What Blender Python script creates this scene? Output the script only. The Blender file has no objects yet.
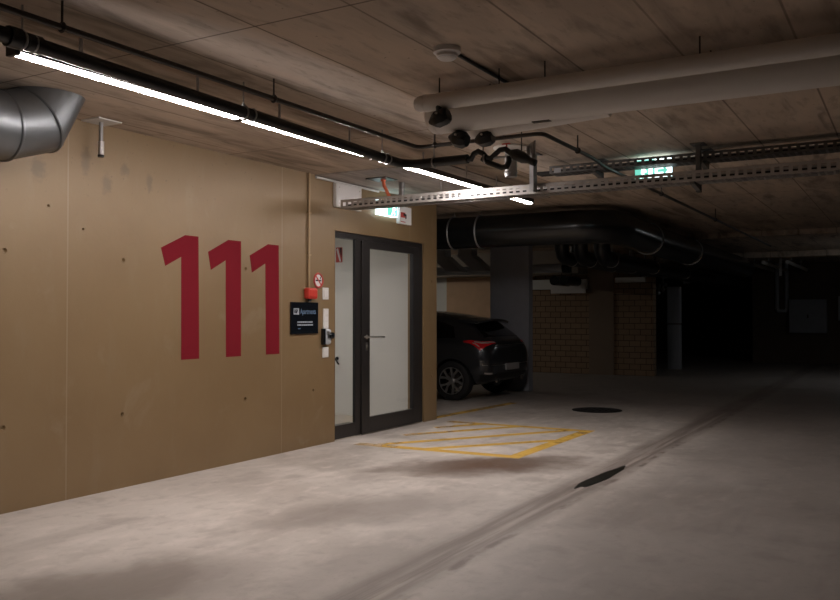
import bpy, bmesh, math, random
from mathutils import Vector, Matrix
from mathutils.bvhtree import BVHTree
random.seed(7)
SC = bpy.context.scene
COL = SC.collection
H = 2.93                                     # ceiling height
ORG = {}                                     # world origin of every object built

# ------------------------------------------------------------------ materials
def new_mat(name):
    m = bpy.data.materials.new(name); m.use_nodes = True
    nt = m.node_tree
    return m, nt, nt.nodes['Principled BSDF']

def N(nt, t, **kw):
    n = nt.nodes.new(t)
    for k, v in kw.items():
        if k.startswith('i_'):
            k2 = k[2:]; k2 = int(k2) if k2.isdigit() else k2.replace('_', ' ')
            n.inputs[k2].default_value = v
        else: setattr(n, k, v)
    return n

def simple(name, col, rough=.5, metal=0., var=.12, scale=30., bump=0., coat=0., spec=.5):
    m, nt, b = new_mat(name)
    b.inputs['Roughness'].default_value = rough
    b.inputs['Metallic'].default_value = metal
    b.inputs['Coat Weight'].default_value = coat
    b.inputs['Specular IOR Level'].default_value = spec
    c = (*col, 1)
    if var or bump:
        tc = N(nt, 'ShaderNodeTexCoord')
        no = N(nt, 'ShaderNodeTexNoise', i_Scale=scale, i_Detail=4.)
        nt.links.new(tc.outputs['Object'], no.inputs['Vector'])
        mx = N(nt, 'ShaderNodeMix', data_type='RGBA')
        mx.inputs[6].default_value = tuple(x * (1 - var) for x in col) + (1,)
        mx.inputs[7].default_value = tuple(min(1, x * (1 + var)) for x in col) + (1,)
        nt.links.new(no.outputs['Fac'], mx.inputs[0])
        nt.links.new(mx.outputs[2], b.inputs['Base Color'])
        if bump:
            bp = N(nt, 'ShaderNodeBump', i_Strength=bump, i_Distance=.01)
            nt.links.new(no.outputs['Fac'], bp.inputs['Height'])
            nt.links.new(bp.outputs['Normal'], b.inputs['Normal'])
    else: b.inputs['Base Color'].default_value = c
    return m

def emit(name, col, s):
    m, nt, b = new_mat(name)
    b.inputs['Base Color'].default_value = (*[min(.8, c) for c in col], 1)
    b.inputs['Emission Color'].default_value = (*col, 1)
    b.inputs['Emission Strength'].default_value = s
    b.inputs['Roughness'].default_value = .4
    return m

class G:
    """small node-graph helper on world position"""
    def __init__(s, nt):
        s.nt = nt
        g = N(nt, 'ShaderNodeNewGeometry'); s.pos = g.outputs['Position']
        x = N(nt, 'ShaderNodeSeparateXYZ'); nt.links.new(s.pos, x.inputs[0])
        s.x, s.y, s.z = x.outputs
    def lk(s, v, inp):
        if isinstance(v, (int, float)): inp.default_value = v
        else: s.nt.links.new(v, inp)
    def m(s, op, a, b=0., c=0., clamp=False):
        n = N(s.nt, 'ShaderNodeMath', operation=op, use_clamp=clamp)
        s.lk(a, n.inputs[0]); s.lk(b, n.inputs[1])
        if len(n.inputs) > 2: s.lk(c, n.inputs[2])
        return n.outputs[0]
    def ramp(s, v, a, b, o0=0., o1=1.):
        n = N(s.nt, 'ShaderNodeMapRange', interpolation_type='SMOOTHSTEP')
        s.lk(v, n.inputs[0]); n.inputs[1].default_value = a; n.inputs[2].default_value = b
        n.inputs[3].default_value = o0; n.inputs[4].default_value = o1
        return n.outputs[0]
    def noise(s, scale, detail=5., st=(1, 1, 1), rough=.55, off=(0, 0, 0), dist=0.):
        mp = N(s.nt, 'ShaderNodeMapping'); mp.inputs['Scale'].default_value = st; mp.inputs['Location'].default_value = off
        s.nt.links.new(s.pos, mp.inputs[0])
        n = N(s.nt, 'ShaderNodeTexNoise', i_Scale=scale, i_Detail=detail, i_Roughness=rough, i_Distortion=dist)
        s.nt.links.new(mp.outputs[0], n.inputs['Vector'])
        return n.outputs['Fac']
    def mix(s, f, a, b):
        n = N(s.nt, 'ShaderNodeMix', data_type='RGBA')
        s.lk(f, n.inputs[0])
        for v, i in ((a, 6), (b, 7)):
            if isinstance(v, tuple): n.inputs[i].default_value = (*v, 1)
            else: s.nt.links.new(v, n.inputs[i])
        return n.outputs[2]
    def blob(s, x0, y0, rx, ry, nz, ang=0.):
        dx = s.m('SUBTRACT', s.x, x0); dy = s.m('SUBTRACT', s.y, y0)
        ca, sa = math.cos(ang), math.sin(ang)
        u = s.m('DIVIDE', s.m('ADD', s.m('MULTIPLY', dx, ca), s.m('MULTIPLY', dy, sa)), rx)
        v = s.m('DIVIDE', s.m('SUBTRACT', s.m('MULTIPLY', dy, ca), s.m('MULTIPLY', dx, sa)), ry)
        r = s.m('SQRT', s.m('ADD', s.m('MULTIPLY', u, u), s.m('MULTIPLY', v, v)))
        r = s.m('ADD', r, s.m('MULTIPLY', s.m('SUBTRACT', nz, .5), 1.5))
        return s.ramp(r, 1.25, .35)

def floor_mat():
    m, nt, b = new_mat('garage_concrete_floor'); g = G(nt)
    n1 = g.noise(.7, 6, dist=.6); n2 = g.noise(3.2, 7, st=(1, 2.2, 1)); n3 = g.noise(45, 3)
    n4 = g.noise(1.5, 6, st=(.35, 1.6, 1), off=(3, 1, 0), dist=1.)
    n5 = g.noise(9, 8, off=(1, 4, 0), dist=.4); n6 = g.noise(2.3, 4, off=(7, 3, 0)); n7 = g.noise(3, 6, st=(.25, 5, 1), off=(2, 2, 0))
    c = g.mix(g.ramp(n1, .3, .7), (.45, .405, .365), (.575, .525, .48))
    c = g.mix(g.m('MULTIPLY', g.ramp(n2, .48, .72), .6), c, (.66, .59, .545))
    c = g.mix(g.m('MULTIPLY', g.ramp(n4, .52, .78), .42), c, (.29, .255, .23))
    c = g.mix(g.m('MULTIPLY', g.ramp(n3, .55, .8), .25), c, (.2, .175, .16))
    c = g.mix(g.m('MULTIPLY', g.ramp(n6, .52, .68), .35), c, (.27, .235, .21))
    c = g.mix(g.m('MULTIPLY', g.ramp(n6, .47, .34), .3), c, (.62, .57, .53))
    # brown and grey stains of spilt water and oil, plus a darker near-left patch
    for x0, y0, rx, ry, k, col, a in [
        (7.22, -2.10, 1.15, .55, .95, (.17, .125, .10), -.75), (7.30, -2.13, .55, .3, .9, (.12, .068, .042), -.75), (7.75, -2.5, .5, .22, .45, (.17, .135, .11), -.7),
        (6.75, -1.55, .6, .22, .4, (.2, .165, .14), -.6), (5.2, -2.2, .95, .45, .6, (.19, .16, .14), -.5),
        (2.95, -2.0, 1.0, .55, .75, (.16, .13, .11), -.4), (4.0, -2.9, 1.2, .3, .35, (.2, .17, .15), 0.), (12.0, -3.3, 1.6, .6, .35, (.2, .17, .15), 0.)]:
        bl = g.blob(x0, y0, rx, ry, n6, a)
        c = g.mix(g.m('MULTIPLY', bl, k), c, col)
    # dirty shallow gutter line along the driveway
    wob = g.m('MULTIPLY', g.m('SUBTRACT', n1, .5), .12)
    d = g.m('ABSOLUTE', g.m('ADD', g.m('ADD', g.y, 3.2), wob))
    band = g.ramp(d, .25, .07)
    c = g.mix(g.m('MULTIPLY', band, g.ramp(n7, .3, .66, .5, .9)), c, (.195, .16, .138))
    d2 = g.m('ABSOLUTE', g.m('ADD', g.m('ADD', g.y, 3.36), wob))
    c = g.mix(g.m('MULTIPLY', g.m('MULTIPLY', g.ramp(d2, .05, .01), g.ramp(n2, .46, .68)), .75), c, (.14, .105, .09))
    d3 = g.m('ABSOLUTE', g.m('ADD', g.m('ADD', g.y, 3.24), wob))
    c = g.mix(g.m('MULTIPLY', g.m('MULTIPLY', g.ramp(d3, .045, .0), g.ramp(n7, .62, .4)), .7), c, (.46, .40, .36))
    # driveway dirt and quicker light falloff right of the gutter, put into the colour
    far = g.ramp(g.y, -3.2, -3.9)
    c = g.mix(g.m('MULTIPLY', far, .52), c, (.22, .195, .18))
    c = g.mix(g.ramp(g.x, 11.2, 14.5, 0, .55), c, (.17, .15, .14))      # dim light in the bays put into the floor colour
    c = g.mix(g.m('MULTIPLY', g.ramp(n5, .5, .72), .22), c, (.24, .21, .19))
    nt.links.new(c, b.inputs['Base Color'])
    nt.links.new(g.ramp(n1, .2, .8, .42, .62), b.inputs['Roughness'])
    b.inputs['Specular IOR Level'].default_value = .35
    bp = N(nt, 'ShaderNodeBump', i_Strength=.12, i_Distance=.02)
    nt.links.new(n2, bp.inputs['Height']); nt.links.new(bp.outputs[0], b.inputs['Normal'])
    return m

def wall_mat():
    m, nt, b = new_mat('gold_painted_concrete'); g = G(nt)
    n1 = g.noise(.9, 5, dist=.3); n2 = g.noise(5, 6, st=(1, 1, .35)); n3 = g.noise(22, 4); n4 = g.noise(2.1, 7, off=(5, 2, 0), dist=.5)
    c = g.mix(g.ramp(n1, .3, .7), (.238, .153, .072), (.272, .181, .089))
    c = g.mix(g.m('MULTIPLY', g.ramp(n2, .52, .75), .5), c, (.285, .205, .115))
    c = g.mix(g.m('MULTIPLY', g.ramp(n4, .60, .72), .4), c, (.34, .255, .16))
    up = g.ramp(g.z, 1.9, 2.7)
    c = g.mix(g.m('MULTIPLY', g.m('MULTIPLY', g.ramp(n3, .63, .73), up), .55), c, (.12, .08, .045))
    for x0, z0, rx, rz in [(4.42, 2.62, .05, .14), (4.62, 2.46, .06, .10), (5.06, 2.53, .04, .10), (4.80, 2.60, .05, .06), (4.0, 2.5, .08, .1)]:
        u = g.m('DIVIDE', g.m('SUBTRACT', g.x, x0), rx); v = g.m('DIVIDE', g.m('SUBTRACT', g.z, z0), rz)
        q = g.m('ADD', g.m('SQRT', g.m('ADD', g.m('MULTIPLY', u, u), g.m('MULTIPLY', v, v))), g.m('MULTIPLY', g.m('SUBTRACT', n3, .5), 1.6))
        c = g.mix(g.m('MULTIPLY', g.ramp(q, 1.2, .3), .5), c, (.12, .085, .055))
    j = g.m('PINGPONG', g.m('SUBTRACT', g.x, 4.26), 1.275)
    c = g.mix(g.m('MULTIPLY', g.ramp(j, .008, .003), .6), c, (.36, .275, .185))
    nt.links.new(c, b.inputs['Base Color'])
    b.inputs['Metallic'].default_value = .2
    b.inputs['Roughness'].default_value = .46
    b.inputs['Specular IOR Level'].default_value = .9
    bp = N(nt, 'ShaderNodeBump', i_Strength=.08, i_Distance=.01)
    nt.links.new(n3, bp.inputs['Height']); nt.links.new(bp.outputs[0], b.inputs['Normal'])
    return m

def ceil_mat(name, light):
    m, nt, b = new_mat(name); g = G(nt)
    n1 = g.noise(.8, 6, st=(.5, 1, 1), dist=.4); n2 = g.noise(3.2, 7, st=(.3, 1.5, 1), dist=.5); n3 = g.noise(26, 3)
    if light: A, B = (.36, .32, .29), (.43, .39, .36)
    else: A, B = (.40, .32, .25), (.56, .46, .37)
    c = g.mix(g.ramp(n1, .3, .7), A, B)
    c = g.mix(g.m('MULTIPLY', g.ramp(n2, .48, .66), .75), c, tuple(x * 1.5 for x in A))
    c = g.mix(g.m('MULTIPLY', g.ramp(n2, .48, .30), .85), c, tuple(x * .5 for x in A))
    n4 = g.noise(11, 7, st=(.35, 1.2, 1), off=(4, 2, 0)); c = g.mix(g.m('MULTIPLY', g.ramp(n4, .5, .7), .4), c, tuple(x * .55 for x in A))
    c = g.mix(g.m('MULTIPLY', g.ramp(n3, .68, .75), .6), c, tuple(x * .4 for x in A))
    if not light:
        by = g.m('PINGPONG', g.m('ADD', g.y, 3.83), .305)
        c = g.mix(g.m('MULTIPLY', g.ramp(by, .010, .003), g.ramp(n1, .3, .6, .25, .8)), c, (.13, .098, .075))
        bx = g.m('PINGPONG', g.m('SUBTRACT', g.x, 3.41), 1.31)
        c = g.mix(g.m('MULTIPLY', g.ramp(bx, .010, .003), .75), c, (.085, .06, .046))
    nt.links.new(c, b.inputs['Base Color']); b.inputs['Roughness'].default_value = .75
    b.inputs['Specular IOR Level'].default_value = .25
    bp = N(nt, 'ShaderNodeBump', i_Strength=.25, i_Distance=.01)
    nt.links.new(n2, bp.inputs['Height']); nt.links.new(bp.outputs[0], b.inputs['Normal'])
    return m

def brick_mat():
    m, nt, b = new_mat('sand_lime_block'); g = G(nt)
    cb = N(nt, 'ShaderNodeCombineXYZ'); g.lk(g.m('ADD', g.y, g.x), cb.inputs[0]); nt.links.new(g.z, cb.inputs[1])
    bt = N(nt, 'ShaderNodeTexBrick', i_Scale=1.)
    bt.inputs['Color1'].default_value = (.34, .235, .15, 1); bt.inputs['Color2'].default_value = (.30, .205, .13, 1)
    bt.inputs['Mortar'].default_value = (.10, .07, .05, 1)
    bt.inputs['Mortar Size'].default_value = .008; bt.inputs['Brick Width'].default_value = .26; bt.inputs['Row Height'].default_value = .135
    nt.links.new(cb.outputs[0], bt.inputs['Vector'])
    nt.links.new(bt.outputs['Color'], b.inputs['Base Color']); b.inputs['Roughness'].default_value = .85
    return m

def worn_paint():
    m, nt, b = new_mat('worn_yellow_paint'); g = G(nt)
    n = g.noise(7, 6); n2 = g.noise(1.3, 3, off=(2, 7, 0))
    b.inputs['Base Color'].default_value = (.66, .41, .075, 1); b.inputs['Roughness'].default_value = .6
    tr = N(nt, 'ShaderNodeBsdfTransparent'); mx = N(nt, 'ShaderNodeMixShader')
    lv = g.m('ADD', g.m('MULTIPLY', n, .6), g.m('MULTIPLY', n2, .75))
    wall = g.ramp(g.y, -1.3, -.25, 0., .17)
    nt.links.new(g.ramp(g.m('SUBTRACT', lv, wall), .40, .62, .2, .95), mx.inputs[0])
    nt.links.new(tr.outputs[0], mx.inputs[1]); nt.links.new(b.outputs[0], mx.inputs[2])
    nt.links.new(mx.outputs[0], nt.nodes['Material Output'].inputs[0])
    return m

def glass_mat():
    m, nt, b = new_mat('door_glass')
    tr = N(nt, 'ShaderNodeBsdfTransparent'); tr.inputs[0].default_value = (.955, .95, .945, 1)
    gl = N(nt, 'ShaderNodeBsdfGlossy', i_Roughness=.01); fr = N(nt, 'ShaderNodeFresnel', i_IOR=1.45)
    mx = N(nt, 'ShaderNodeMixShader')
    gm = N(nt, 'ShaderNodeNewGeometry'); iv = N(nt, 'ShaderNodeMath', operation='SUBTRACT'); iv.inputs[0].default_value = 1
    nt.links.new(gm.outputs['Backfacing'], iv.inputs[1]); ml = N(nt, 'ShaderNodeMath', operation='MULTIPLY')
    nt.links.new(fr.outputs[0], ml.inputs[0]); nt.links.new(iv.outputs[0], ml.inputs[1])
    nt.links.new(ml.outputs[0], mx.inputs[0]); nt.links.new(tr.outputs[0], mx.inputs[1]); nt.links.new(gl.outputs[0], mx.inputs[2])
    nt.links.new(mx.outputs[0], nt.nodes['Material Output'].inputs[0])
    return m

M = dict(
    floor=floor_mat(), wall=wall_mat(), ceil=ceil_mat('board_marked_ceiling', False), slab=ceil_mat('smooth_pale_ceiling', True),
    brick=brick_mat(), yellow=worn_paint(), glass=glass_mat(),
    plaster=simple('white_plaster', (.74, .74, .71), .8, var=.03, scale=3),
    lobby=simple('lobby_screed', (.46, .42, .36), .5, var=.1, scale=8),
    darkwall=simple('dark_brown_wall', (.13, .095, .07), .85, var=.15, scale=2),
    pier=simple('brown_render', (.25, .19, .14), .85, var=.12, scale=2.),
    oak=simple('warm_board_wall', (.58, .39, .25), .75, var=.15, scale=4),
    concrete=simple('grey_concrete', (.36, .37, .41), .8, var=.14, scale=5, bump=.15),
    beamc=simple('brown_beam_concrete', (.27, .23, .19), .8, var=.12, scale=4),
    frame=simple('anodised_brown_black', (.034, .030, .029), .38, .4, var=.08),
    seal=simple('black_rubber', (.010, .010, .011), .5, var=.1),
    lag=simple('black_pipe_lagging', (.007, .0075, .008), .42, var=.25, scale=12, bump=.1),
    bigpipe=simple('black_smooth_pipe', (.006, .007, .008), .25, var=.15, scale=3),
    steel=simple('painted_dark_steel', (.055, .048, .043), .45, .6, var=.2),
    galv=simple('galvanised_steel', (.40, .40, .40), .42, .85, var=.18, scale=18),
    duct=simple('spiral_duct_zinc', (.22, .232, .245), .42, .9, var=.12, scale=9, bump=.04),
    trayl=simple('bright_tray_zinc', (.50, .48, .46), .45, .7, var=.15, scale=25),
    trayd=simple('dull_tray_zinc', (.17, .165, .16), .5, .7, var=.2, scale=20),
    jacket=simple('pale_pipe_jacket', (.74, .71, .67), .55, var=.05, scale=4),
    white=simple('white_plastic', (.68, .66, .64), .45, var=.03),
    paper=simple('white_sign_face', (.72, .70, .69), .5, var=.02),
    chrome=simple('brushed_steel', (.62, .60, .58), .28, 1., var=.05),
    red=simple('signal_red', (.55, .045, .03), .4, var=.06),
    orange=simple('orange_hose', (.62, .13, .05), .5, var=.08),
    numeral=simple('crimson_wall_paint', (.19, .010, .019), .75, var=.10, scale=4, spec=.12),
    ring=simple('sign_red', (.50, .07, .06), .45, var=.04),
    black=simple('black_gloss', (.006, .008, .011), .18, var=.1),
    ink=simple('black_ink', (.02, .02, .022), .6, var=0),
    blue=simple('blue_grey_print', (.10, .16, .25), .5, var=0),
    greyprint=simple('pale_grey_print', (.33, .36, .40), .5, var=0),
    gold=simple('gold_painted_tube', (.42, .30, .17), .45, .4, var=.08),
    tag=simple('grey_tag', (.45, .47, .5), .5, var=.05),
    iron=simple('cast_iron', (.012, .012, .012), .7, .2, var=.3, scale=40, bump=.3),
    wet=simple('dark_water', (.013, .012, .008), .35, var=0),
    lobbylight=emit('lobby_lamp', (1, .95, .92), 30.),
    led=emit('led_diffuser', (1., .912, .875), 106.),
    ledweak=emit('bay_lamp_diffuser', (1., .93, .83), 60.), dimlamp=emit('far_lamp_diffuser', (.93, .97, 1.), 22.),
    exit_white=emit('exit_sign_white', (.86, 1., .98), 2.6),
    acrylic=emit('lit_acrylic_housing', (.70, .95, 1.), 3.),
    exit_green=emit('exit_sign_green', (.16, .62, .48), 1.15),
    # car
    paint=simple('anthracite_car_paint', (.036, .038, .043), .28, .5, var=.05, coat=1.),
    carglass=simple('tinted_car_glass', (.004, .004, .005), .06, var=0, spec=.6),
    cartrim=simple('black_car_trim', (.010, .010, .010), .45, var=.05),
    tyre=simple('tyre_rubber', (.012, .012, .012), .75, var=.15, scale=30),
    alloy=simple('machined_alloy', (.52, .52, .53), .3, .9, var=.04),
    lens=simple('red_lens', (.62, .018, .024), .15, var=.2, scale=25, coat=1.),
    lensclear=simple('clear_lens', (.55, .50, .48), .15, .3, var=.2, scale=25, coat=1.),
    plate=simple('number_plate_face', (.38, .37, .36), .45, var=.04),
)

# ------------------------------------------------------------------ mesh builder
class MB:
    def __init__(s): s.v = []; s.f = []
    def add(s, vs, fs):
        o = len(s.v); s.v += [Vector(v) for v in vs]; s.f += [tuple(i + o for i in f) for f in fs]; return s
    def box(s, x0, x1, y0, y1, z0, z1):
        vs = [(x, y, z) for z in (z0, z1) for y in (y0, y1) for x in (x0, x1)]
        return s.add(vs, [(0, 2, 3, 1), (4, 5, 7, 6), (0, 1, 5, 4), (2, 6, 7, 3), (0, 4, 6, 2), (1, 3, 7, 5)])
    def prism(s, poly, axis, a, b):
        """poly: 2D outline; extruded along axis 'x','y','z' from a to b"""
        def p(u, w, t): return {'y': (u, t, w), 'x': (t, u, w), 'z': (u, w, t)}[axis]
        n = len(poly)
        vs = [p(u, w, a) for u, w in poly] + [p(u, w, b) for u, w in poly]
        fs = [tuple(range(n)), tuple(range(2 * n - 1, n - 1, -1))] + [(i, i + n, (i + 1) % n + n, (i + 1) % n) for i in range(n)]
        return s.add(vs, fs)
    def tube(s, pts, r, n=14, cap=True, radii=None):
        pts = [Vector(p) for p in pts]; k = len(pts)
        dirs = [(pts[i + 1] - pts[i]).normalized() for i in range(k - 1)]
        u = dirs[0].orthogonal().normalized()
        vs = []; 
        for i in range(k):
            if i == 0: t, nrm = dirs[0], dirs[0]
            elif i == k - 1: t, nrm = dirs[-1], dirs[-1]
            else:
                t = dirs[i - 1]; nrm = (dirs[i - 1] + dirs[i]).normalized()
            u = (u - t * u.dot(t)).normalized(); w = t.cross(u)
            rr = radii[i] if radii else r
            for j in range(n):
                a = 2 * math.pi * j / n
                q = pts[i] + (u * math.cos(a) + w * math.sin(a)) * rr
                if nrm != t: q = q - t * ((q - pts[i]).dot(nrm) / t.dot(nrm))      # mitre
                vs.append(q)
            if 0 < i < k - 1:
                rot = dirs[i - 1].rotation_difference(dirs[i]); u = rot @ u
        fs = [(i * n + j, i * n + (j + 1) % n, (i + 1) * n + (j + 1) % n, (i + 1) * n + j) for i in range(k - 1) for j in range(n)]
        if cap: fs += [tuple(range(n - 1, -1, -1)), tuple((k - 1) * n + j for j in range(n))]
        return s.add(vs, fs)
    def cyl(s, p, q, r, n=16): return s.tube([p, q], r, n)
    def lathe(s, prof, c, axis='z', n=32, cap=True):
        """prof: (radius, height) pairs around axis through c"""
        vs = []
        for r, h in prof:
            for j in range(n):
                a = 2 * math.pi * j / n; u, w = r * math.cos(a), r * math.sin(a)
                vs.append(Vector(c) + Vector({'z': (u, w, h), 'y': (u, h, w), 'x': (h, u, w)}[axis]))
        k = len(prof)
        fs = [(i * n + j, i * n + (j + 1) % n, (i + 1) * n + (j + 1) % n, (i + 1) * n + j) for i in range(k - 1) for j in range(n)]
        if cap: fs += [tuple(range(n - 1, -1, -1)), tuple((k - 1) * n + j for j in range(n))]
        return s.add(vs, fs)
    def ring(s, c, axis, R, r, n=24, m=8, a0=0., a1=2 * math.pi):
        c = Vector(c); full = abs(a1 - a0 - 2 * math.pi) < 1e-6
        pts = []
        k = n if full else n + 1
        vs = []
        for i in range(k):
            a = a0 + (a1 - a0) * i / n
            for j in range(m):
                b = 2 * math.pi * j / m; rr = R + r * math.cos(b); h = r * math.sin(b)
                u, w = rr * math.cos(a), rr * math.sin(a)
                vs.append(c + Vector({'z': (u, w, h), 'y': (u, h, w), 'x': (h, u, w)}[axis]))
        fs = []
        for i in range(n):
            i2 = (i + 1) % k
            for j in range(m): fs.append((i * m + j, i * m + (j + 1) % m, i2 * m + (j + 1) % m, i2 * m + j))
        if not full: fs += [tuple(range(m)), tuple((k - 1) * m + j for j in range(m - 1, -1, -1))]
        return s.add(vs, fs)
    def build(s, name, mat, parent=None, smooth=False, bevel=0., sub=0, origin=None):
        v = s.v; lo = Vector([min(p[i] for p in v) for i in range(3)]); hi = Vector([max(p[i] for p in v) for i in range(3)])
        c = Vector(((lo.x + hi.x) / 2, (lo.y + hi.y) / 2, lo.z)) if origin is None else Vector(origin)
        me = bpy.data.meshes.new(name)
        me.from_pydata([p - c for p in v], [], s.f)
        bm = bmesh.new(); bm.from_mesh(me); bmesh.ops.recalc_face_normals(bm, faces=bm.faces); bm.to_mesh(me); bm.free()
        me.materials.append(M[mat] if isinstance(mat, str) else mat)
        o = bpy.data.objects.new(name, me); COL.objects.link(o)
        if parent: o.parent = parent; o.location = c - ORG[parent.name]
        else: o.location = c
        ORG[o.name] = c
        if smooth:
            for p in me.polygons: p.use_smooth = True
            me.set_sharp_from_angle(angle=math.radians(38))
        if bevel:
            b = o.modifiers.new('bevel', 'BEVEL'); b.width = bevel; b.segments = 2; b.limit_method = 'ANGLE'
        if sub:
            b = o.modifiers.new('sub', 'SUBSURF'); b.levels = b.render_levels = sub
        return o

def tag(o, label=None, cat=None, group=None, kind=None):
    for k, v in (('label', label), ('category', cat), ('group', group), ('kind', kind)):
        if v: o[k] = v
    return o
def thing(name, loc, label, cat, group=None):
    o = bpy.data.objects.new(name, None); COL.objects.link(o); o.location = loc; o.empty_display_size = .1
    ORG[o.name] = Vector(loc)
    return tag(o, label, cat, group)
def copy_tree(o, parent=None, delta=None, label=None):
    c = o.copy(); COL.objects.link(c); c.parent = parent
    if delta is not None: c.location = o.location + Vector(delta)
    if label: c['label'] = label
    for ch in list(o.children): copy_tree(ch, c)
    return c
def struct(o): o['kind'] = 'structure'; return o
def apply_bool(o, cutter, op='DIFFERENCE'):
    me = bpy.data.meshes.new('cutter'); me.from_pydata(cutter.v, [], cutter.f)
    bm = bmesh.new(); bm.from_mesh(me); bmesh.ops.recalc_face_normals(bm, faces=bm.faces); bm.to_mesh(me); bm.free()
    co = bpy.data.objects.new('cutter', me); COL.objects.link(co)
    md = o.modifiers.new('b', 'BOOLEAN'); md.object = co; md.operation = op; md.solver = 'EXACT'
    bpy.context.view_layer.update()
    ev = o.evaluated_get(bpy.context.evaluated_depsgraph_get())
    nm = bpy.data.meshes.new_from_object(ev)
    o.modifiers.clear(); old = o.data; o.data = nm; nm.name = old.name
    bpy.data.objects.remove(co); bpy.data.meshes.remove(me); bpy.data.meshes.remove(old)

def text_mesh(txt, size, depth=.0015, bold=0.):
    cu = bpy.data.curves.new('lettering', 'FONT'); cu.body = txt; cu.size = size; cu.extrude = depth / 2; cu.offset = bold
    o = bpy.data.objects.new('lettering', cu); COL.objects.link(o)
    bpy.context.view_layer.update()
    me = bpy.data.meshes.new_from_object(o.evaluated_get(bpy.context.evaluated_depsgraph_get()))
    vs = [v.co.copy() for v in me.vertices]; fs = [tuple(p.vertices) for p in me.polygons]
    bpy.data.objects.remove(o); bpy.data.curves.remove(cu); bpy.data.meshes.remove(me)
    return vs, fs

# ------------------------------------------------------------------ setting
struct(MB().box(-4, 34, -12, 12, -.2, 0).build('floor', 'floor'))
struct(MB().box(-4, 34, -12, 12, H, H + .2).build('ceiling', 'ceil'))
wl = MB().prism([(-4, 0), (7.73, 0), (7.73, 2.355), (9.727, 2.355), (9.727, 0), (10.07, 0), (10.07, H), (-4, H)], 'y', 0, .25).build('wall_left', 'wall')
cut = MB()
for hx, hz in [(3.74, 1.87), (3.74, .61), (4.79, 1.86), (4.79, .60), (6.265, .60), (6.265, 1.86), (4.09, 2.23), (7.34, .6), (2.5, .6), (2.5, 1.86), (4.4, 2.08), (9.93, 1.86), (9.93, .6)]:
    r = .018 if hz not in (2.23, 2.08) else .011
    cut.lathe([(r * 1.05, -.01), (r, 0), (r * .55, .02), (.001, .022)], (hx, 0, hz), 'y', 12)
apply_bool(wl, cut); struct(wl)
struct(MB().box(-4.2, -4, -12, 12, 0, H).build('wall_rear', 'darkwall'))
struct(MB().box(-4.2, 34, -12.2, -12, 0, H).build('wall_right', 'darkwall'))
struct(MB().box(27, 27.25, -12, -1.4, 0, H).build('wall_far', 'darkwall'))
struct(MB().box(34, 34.2, -12, 12, 0, H).build('wall_end', 'darkwall'))
struct(MB().box(-4.2, 34, 12, 12.2, 0, H).build('wall_north', 'darkwall'))
struct(MB().box(19.6, 19.85, 1.12, 3.45, 0, H).build('wall_brick', 'brick'))
struct(MB().box(19.6, 19.85, -.40, .52, 0, H).build('wall_block', 'brick'))
struct(MB().box(19.56, 19.9, .52, 1.12, 0, H).build('trim_1', 'pier'))
struct(MB().box(19.6, 19.85, 3.55, 5.0, 0, H).build('wall_board', 'oak'))
struct(MB().box(19.6, 19.85, 5.0, 9.0, 0, H).build('wall_grey', 'plaster'))
struct(MB().box(19.52, 19.9, 3.45, 3.55, 0, 2.42).build('trim_2', 'plaster'))
struct(MB().box(18.9, 19.6, 1.15, 9.0, 2.38, H).build('trim_3', 'beamc'))
# lobby behind the glazed door
struct(MB().box(9.75, 10.07, .25, 7, 0, H).build('wall_lobby_right', 'plaster'))
struct(MB().box(6.6, 6.75, .25, 7, 0, H).build('wall_lobby_left', 'plaster'))
struct(MB().box(6.6, 10.07, 7, 7.2, 0, H).build('wall_lobby_back', 'plaster'))
struct(MB().box(6.75, 9.75, .25, 7, 2.55, 2.75).build('ceiling_lobby', 'plaster'))
struct(MB().box(6.75, 9.75, .02, 7, 0, .012).build('floor_lobby', 'lobby'))
struct(MB().box(7.36, 10.3, -1.55, 0, H - .012, H + .02).build('ceiling_porch', 'slab'))
struct(MB().box(16.4, 16.75, -12, 12, H - .09, H + .02).build('trim_4', 'ceil'))
struct(MB().box(21.9, 22.4, -12, 12, H - .13, H + .02).build('trim_5', 'ceil'))

# ------------------------------------------------------------------ glazed door
d1 = bpy.data.objects.new('door_1', None); COL.objects.link(d1); d1.location = (8.73, .06, 0); ORG['door_1'] = Vector((8.73, .06, 0)); struct(d1)
b = MB().box(7.735, 7.765, .02, .12, 0, 2.35).box(9.60, 9.722, .02, .12, 0, 2.35).box(7.765, 9.60, .02, .12, 2.29, 2.35).box(8.17, 8.27, .02, .05, .0, 2.29).box(7.765, 8.17, .02, .12, .012, .165)
b.build('frame', 'frame', d1, bevel=.004)
b = MB().box(8.275, 8.44, .0, .05, .015, 2.285).box(9.46, 9.595, .0, .05, .015, 2.285).box(8.44, 9.46, .0, .05, 2.20, 2.285).box(8.44, 9.46, .0, .05, .015, .2)
leaf = b.build('leaf', 'frame', d1, bevel=.004)
MB().box(8.44, 9.46, .022, .03, .2, 2.20).build('leaf_glass', 'glass', leaf)
MB().box(7.765, 8.17, .03, .038, .165, 2.29).build('side_glass', 'glass', d1)
b = MB().box(8.152, 8.17, .02, .05, .165, 2.29); b.build('seal', 'seal', d1)
MB().box(9.442, 9.46, .005, .05, .2, 2.2).build('glazing_bead', 'seal', leaf)
hd = MB().tube([(8.37, .0, 1.15), (8.37, -.055, 1.15)], .011).tube([(8.375, -.05, 1.15), (8.42, -.055, 1.15), (8.56, -.055, 1.148), (8.68, -.05, 1.145)], .0105).tube([(8.37, -.05, 1.15), (8.28, -.03, 1.155)], .008)
hd.build('handle', 'chrome', leaf, smooth=True)
MB().lathe([(.026, 0), (.026, -.008), (.02, -.011)], (8.37, .0, 1.15), 'y', 24).build('handle_rose', 'chrome', leaf, smooth=True)
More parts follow.
